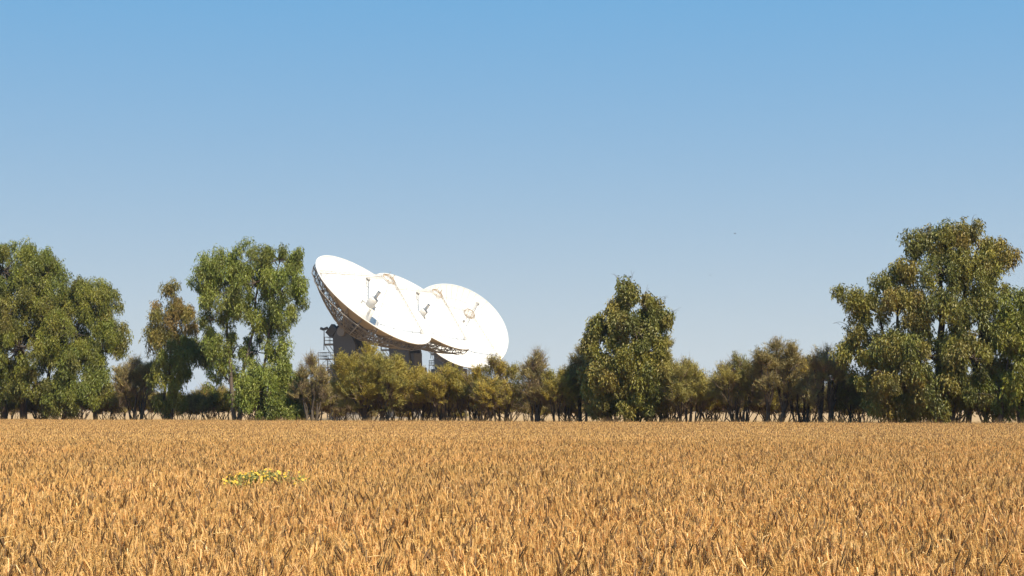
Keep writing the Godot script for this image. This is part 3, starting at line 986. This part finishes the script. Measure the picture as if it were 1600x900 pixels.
func setup_far_trees() -> void:
	var dark := [Color(0.045, 0.06, 0.03), Color(0.06, 0.07, 0.035), Color(0.05, 0.055, 0.03)]
	for q in [[1262, 553, 12.0, "dark round far-off tree crown showing above the golden tamarisk"], [750, 581, 8.0, "dark little far-off tree crown beneath the right end of the rightmost dish"]]:
		var d := 330.0
		var base := at(q[0], 650, d)
		base.y = 0
		var top := at(q[0], q[1], d).y
		var t := thing("stone_pine", q[3], "tree", base, 0.0, "far-off trees beyond the tamarisks")
		var st := begin()
		tube(st, [Vector3(0, -0.3, 0), Vector3(0.2, top * 0.4, 0), Vector3(0, top - 1.6, 0)], [0.4, 0.3, 0.18], 8)
		done(st, "trunk", M.bark, t)
		var spots := []
		var tints := []
		var w: float = q[2] * d / FOCAL
		st = begin()
		leaf_clumps([[Vector3(0, top - 1.3, 0), Vector3(w, 1.25, w)], [Vector3(w * 0.4, top - 1.6, 0), Vector3(w * 0.8, 1.0, w)], [Vector3(-w * 0.4, top - 1.8, 0), Vector3(w * 0.8, 1.0, w)]], spots, tints, st, dark, 3.0, 16, 0.5, 0.3, 1.2)
		done(st, "branches", M.bark, t)
		scatter("crown", sprig_gum(33, 0.2), M.leaf, spots, tints, t).set_meta("kind", "stuff")
	# a leafless sapling against the sky under the rightmost dish
	var db := edge_depth(727) + 7.0
	var bb := at(727, 650, db)
	bb.y = 0
	var hb := at(727, 572, db).y
	var tb := thing("bare_tree", "leafless little tree against the sky below the rightmost dish", "tree", bb)
	var st2 := begin()
	tube(st2, [Vector3(0, -0.2, 0), Vector3(0.08, hb * 0.4, 0), Vector3(-0.05, hb * 0.62, 0)], [0.09, 0.06, 0.045], 6)
	done(st2, "trunk", M.bark, tb)
	st2 = begin()
	for i in 12:
		var a := Vector3(-0.02, hb * rr(0.45, 0.64), 0)
		var e := Vector3(rr(-0.7, 0.7), hb * rr(0.8, 1.0), rr(-0.6, 0.6))
		limb(st2, a, e, 0.035, 0.01, 0.1, 4)
		for k in 3:
			limb(st2, a.lerp(e, rr(0.5, 0.9)), e + Vector3(rr(-0.4, 0.4), rr(-0.2, 0.25), rr(-0.3, 0.3)), 0.012, 0.005, 0.03, 3)
	done(st2, "branches", M.bark, tb)

# ------------------------------------------------------------------ wheat
func wheat_patch(sd: int, side: float, count: int, fine: bool) -> Mesh:
	var r := RandomNumberGenerator.new()
	r.seed = sd
	var st := begin()
	st.set_smooth_group(-1)
	for i in count:
		var foot := Vector3(r.randf_range(-0.5, 0.5) * side, 0.0, r.randf_range(-0.5, 0.5) * side)
		var tone := r.randf()
		var h := 0.70 + r.randfn(0.0, 0.055) + (0.04 if tone < 0.15 else 0.0)
		var la := r.randf_range(0, TAU)
		var le := r.randf_range(0.0, 0.10)
		var top := foot + Vector3(cos(la) * le, h, sin(la) * le)
		var ne: Vector3 = Vector3(cos(la) * r.randf_range(0.0, 0.55), r.randf_range(0.6, 1.0), sin(la) * r.randf_range(0.0, 0.55)).normalized()
		if r.randf() < 0.10: ne.y = -0.15; ne = ne.normalized()
		# stem
		var v := r.randf_range(0.85, 1.15)
		var straw := Color(0.67 * v, 0.430 * v, 0.155 * v)
		st.set_color(straw)
		var sa := r.randf_range(0, PI)
		var s := Vector3(cos(sa), 0, sin(sa)) * (0.0022 if fine else 0.0035)
		var lowp := foot.lerp(top, 0.25)
		quad(st, lowp - s, lowp + s, top + s, top - s)
		# ear
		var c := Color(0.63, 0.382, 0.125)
		if tone < 0.15: c = Color(0.160, 0.086, 0.031)  # dark ears: the shaded side of an ear painted in as brown
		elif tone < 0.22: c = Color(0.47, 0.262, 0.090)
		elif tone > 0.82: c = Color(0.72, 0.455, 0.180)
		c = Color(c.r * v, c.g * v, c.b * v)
		var l := r.randf_range(0.065, 0.095)
		var x := side_of(ne)
		x = x.rotated(ne, r.randf_range(0, PI))
		var y := ne.cross(x)
		if fine:
			for k in 9:       # spikelets, two rows
				for sg in [-1.0, 1.0]:
					var f := (k + (0.5 if sg > 0 else 0.0)) / 9.5
					var w := 0.0084 * (1.0 - 0.45 * f) * (0.7 if k == 0 else 1.0)
					var p: Vector3 = top + ne * l * f + x * sg * w * 0.30
					var tip: Vector3 = p + ne * l * 0.21 + x * sg * w * 0.85
					var m := p.lerp(tip, 0.45)
					var vv := r.randf_range(0.85, 1.15)
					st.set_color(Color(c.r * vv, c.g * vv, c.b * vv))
					var o1: Vector3 = m + x * sg * w * 0.75
					var o2: Vector3 = m + y * w * 0.8
					var o3: Vector3 = m - y * w * 0.8
					tri(st, p, o1, o2); tri(st, p, o3, o1)
					tri(st, tip, o2, o1); tri(st, tip, o1, o3)
			for k in 5:       # awns
				var aw := (ne + x * r.randf_range(-0.35, 0.35) + y * r.randf_range(-0.35, 0.35)).normalized()
				var ap := top + ne * l * r.randf_range(0.3, 0.95)
				st.set_color(Color(0.70 * v, 0.46 * v, 0.17 * v))
				tri(st, ap - x * 0.0011, ap + x * 0.0011, ap + aw * r.randf_range(0.03, 0.06))
		else:
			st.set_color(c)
			var w2 := 0.0062
			var pm := top + ne * l * 0.35
			var pe := top + ne * l
			var rg := [pm + x * w2 * 1.3, pm + y * w2, pm - x * w2 * 1.3, pm - y * w2]
			for k in 4:
				tri(st, top, rg[(k + 1) % 4], rg[k])
				tri(st, pe, rg[k], rg[(k + 1) % 4])
		# dry leaf, bent over
		for lf in (1 + r.randi() % 2):
			var lv := r.randf_range(0.85, 1.15)
			var lc := Color(0.69 * lv, 0.445 * lv, 0.165 * lv) if r.randf() < 0.75 else Color(0.78 * lv, 0.58 * lv, 0.28 * lv)
			st.set_color(lc)
			var b0 := foot.lerp(top, r.randf_range(0.55, 1.0))
			var ba := r.randf_range(0, TAU)
			var out := Vector3(cos(ba), 0, sin(ba))
			var ll := r.randf_range(0.08, 0.22)
			var rise := r.randf_range(0.1, 0.9)
			var wd := Vector3(-sin(ba), r.randf_range(-0.5, 0.5), cos(ba)).normalized() * r.randf_range(0.0025, 0.005)
			var pp := [b0, b0 + out * ll * 0.35 + Vector3(0, ll * 0.4 * rise, 0), b0 + out * ll * 0.75 + Vector3(0, ll * 0.35 * rise, 0), b0 + out * ll + Vector3(0, ll * (0.15 * rise - 0.25), 0)]
			for k in 3:
				var w0 := wd * (1.0 if k < 2 else 0.8)
				var w1 := wd * (1.0 if k == 0 else (0.8 if k == 1 else 0.15))
				quad(st, pp[k] - w0, pp[k] + w0, pp[k + 1] + w1, pp[k + 1] - w1)
	st.generate_normals()
	return st.commit()

func setup_wheat() -> void:
	var field := Node3D.new()
	field.name = "wheat_field"
	field.set_meta("kind", "stuff")
	field.set_meta("label", "ripe golden wheat field filling the foreground")
	field.set_meta("category", "wheat")
	add_child(field)
	var side := 0.6
	var meshes := []
	for i in 4: meshes.append(wheat_patch(101 + i, 0.68, 390, true))
	for i in 3: meshes.append(wheat_patch(121 + i, 0.68, 400, false))
	var spots := []
	var tints := []
	for i in 7:
		spots.append([])
		tints.append([])
	var nz := FastNoiseLite.new()
	nz.seed = 9
	nz.frequency = 0.13
	nz.fractal_octaves = 3
	var z := 3.5
	while z < 150.0:
		var half := z * 0.36 + 2.5
		var x := -ceilf(half / side) * side
		while x <= half:
			var px := 800.0 + x / z * FOCAL
			if z < edge_depth(clampf(px, -200, 1800)) + rr(-0.3, 0.3):
				var k := rng.randi() % 4 if z < 42.0 else 4 + rng.randi() % 3
				var hgt := 1.0 + 0.07 * nz.get_noise_2d(x, z) + rr(-0.02, 0.02)
				var b := Basis(Vector3.UP, (rng.randi() % 4) * PI / 2 + rr(-0.2, 0.2)).scaled(Vector3(1, hgt, 1))
				spots[k].append(Transform3D(b, Vector3(x + rr(-0.06, 0.06), 0, -z + rr(-0.06, 0.06))))
				var v := 1.0 + 0.14 * nz.get_noise_2d(x + 300.0, z * 1.0) + rr(-0.04, 0.04)
				tints[k].append(Color(v, v * rr(0.98, 1.02), v * rr(0.96, 1.04)))
			x += side
		z += side
	for i in 7:
		if spots[i].size() > 0:
			scatter("wheat_stalks", meshes[i], M.wheat, spots[i], tints[i], field).set_meta("kind", "stuff")
	# dry grass between and behind the trees
	var r := RandomNumberGenerator.new()
	r.seed = 77
	var st := begin()
	st.set_smooth_group(-1)
	for i in 70:
		var p := Vector3(r.randf_range(-0.5, 0.5), -0.02, r.randf_range(-0.5, 0.5))
		var e := p + Vector3(r.randf_range(-0.2, 0.2), r.randf_range(0.25, 0.6), r.randf_range(-0.2, 0.2))
		var s := Vector3(r.randf_range(-1, 1), 0, r.randf_range(-1, 1)).normalized() * 0.007
		var v := r.randf_range(0.8, 1.2)
		st.set_color(Color(0.44 * v, 0.30 * v, 0.13 * v))
		quad(st, p - s, p + s, e + s * 0.4, e - s * 0.4)
	st.generate_normals()
	var gm := st.commit()
	var gs := []
	var gt := []
	for i in 9000:
		var px := rr(-120, 1720)
		var d := edge_depth(px) + 0.4 + 75.0 * pow(rng.randf(), 1.6)
		var p := at(px, 650, d)
		p.y = 0
		gs.append(Transform3D(Basis(Vector3.UP, rr(0, TAU)).scaled(Vector3(1.2, rr(0.6, 1.15), 1.2)), p))
		var v := rr(0.85, 1.15)
		gt.append(Color(v, v, v))
	for i in 900:      # taller tufts along the ragged margin of the crop
		var px := rr(-120, 1720)
		var p := at(px, 650, edge_depth(px) + rr(-0.6, 2.2))
		p.y = 0
		gs.append(Transform3D(Basis(Vector3.UP, rr(0, TAU)).scaled(Vector3(0.6, rr(1.2, 2.1), 0.6)), p))
		var v := rr(0.85, 1.25)
		gt.append(Color(v, v, v))
	var g := scatter("dry_grass", gm, M.wheat, gs, gt, self)
	g.set_meta("kind", "stuff")
	g.set_meta("label", "pale dry grass on the ground between the tree trunks")
	g.set_meta("category", "grass")

# ------------------------------------------------------------------ small things
func weed(label: String, px: float, py: float, wide: float, deep: float, flowers: int) -> void:
	var d := (EYE - 0.80) * FOCAL / (py - HORIZON)
	var p := at(px, py, d)
	p.y = 0
	var t := thing("flowering_weed", label, "plant", p, 0.0, "yellow flowers in the wheat")
	var st := begin()
	st.set_smooth_group(-1)
	var heads := []
	for i in int(flowers * 1.1):
		var a := rr(0, TAU)
		var q := sqrt(rng.randf())
		var e := Vector3(cos(a) * q * wide, 0.82 + rr(-0.05, 0.17) - 0.05 * q, sin(a) * q * deep)
		if heads.size() < flowers: heads.append(e)
		var b := Vector3(e.x * 0.25, 0, e.z * 0.25)
		var v := rr(0.75, 1.25)
		st.set_color(Color(0.10 * v, 0.145 * v, 0.04 * v))
		bar(st, b, b.lerp(e, 0.6) + Vector3(0, 0.05, 0), 0.004, 3)
		bar(st, b.lerp(e, 0.6) + Vector3(0, 0.05, 0), e, 0.003, 3)
	done(st, "stems", M.petal, t)
	st = begin()
	st.set_smooth_group(-1)
	for i in int(flowers * 15):
		var a := rr(0, TAU)
		var q := sqrt(rng.randf())
		var c := Vector3(cos(a) * q * wide, rr(0.60, 0.94) - 0.08 * q, sin(a) * q * deep * 0.95)
		var dr := Vector3(rr(-1, 1), rr(-0.2, 1), rr(-1, 1)).normalized()
		var s := dr.cross(Vector3(rr(-1, 1), rr(-1, 1), rr(-1, 1))).normalized() * rr(0.007, 0.014)
		var l := rr(0.04, 0.09)
		var v := rr(0.7, 1.3)
		st.set_color(Color(0.21 * v, 0.20 * v, 0.05 * v))
		tri(st, c, c + dr * l * 0.5 + s, c + dr * l)
		tri(st, c, c + dr * l, c + dr * l * 0.5 - s)
	done(st, "leaves", M.feather, t)
	st = begin()
	st.set_smooth_group(-1)
	for k in 12:
		var a := TAU * k / 12
		var b0 := Vector3(cos(a), 0, sin(a))
		var s := Vector3(-sin(a), 0, cos(a)) * 0.0062
		st.set_color(Color(0.56, 0.36, 0.025))
		quad(st, b0 * 0.007 - s * 0.6, b0 * 0.007 + s * 0.6, b0 * 0.028 + s + Vector3(0, 0.003, 0), b0 * 0.028 - s + Vector3(0, 0.003, 0))
	st.set_color(Color(0.55, 0.30, 0.02))
	lathe(st, [[0.010, 0.001], [0.007, 0.006], [0.0, 0.008]], 8)
	st.generate_normals()
	var fm := st.commit()
	for e in heads:
		var dr := (Vector3(0.2, 0.7, 0.7) + ball() * 0.6).normalized()
		var ax := Vector3.UP.cross(dr).normalized()
		share(fm, "flower", M.petal, t, Transform3D(Basis(ax, Vector3.UP.angle_to(dr)).scaled(Vector3.ONE * rr(0.36, 0.6)), e))

func setup_small() -> void:
	weed("patch of yellow daisies with green leaves poking out of the wheat", 402, 757, 0.30, 1.5, 210)
	weed("tiny sprig of yellow daisies at the right end of the larger yellow patch", 468, 761, 0.10, 0.4, 12)
	var birds := [[1148, 365, 240.0, "tiny dark bird in the sky, the higher of two"], [1110, 430, 260.0, "tiny dark bird in the sky, the lower of two"]]
	for q in birds:
		var t := thing("bird", q[3], "bird", at(q[0], q[1], q[2]), rr(0, TAU), "far-off birds in the sky")
		var st := begin()
		tube(st, [Vector3(0, 0, -0.16), Vector3(0, 0.01, -0.10), Vector3(0, 0, 0.02), Vector3(0, 0, 0.14), Vector3(0, 0, 0.24)], [0.012, 0.035, 0.05, 0.03, 0.015], 8)
		done(st, "body", M.dark, t)
		for s in [-1.0, 1.0]:
			st = begin()
			st.set_smooth_group(-1)
			quad(st, Vector3(0.03 * s, 0.02, -0.06), Vector3(0.22 * s, 0.10, -0.09), Vector3(0.22 * s, 0.10, 0.03), Vector3(0.03 * s, 0.02, 0.08))
			tri(st, Vector3(0.22 * s, 0.10, -0.09), Vector3(0.42 * s, 0.07, 0.02), Vector3(0.22 * s, 0.10, 0.03))
			done(st, "wing", M.dark, t)
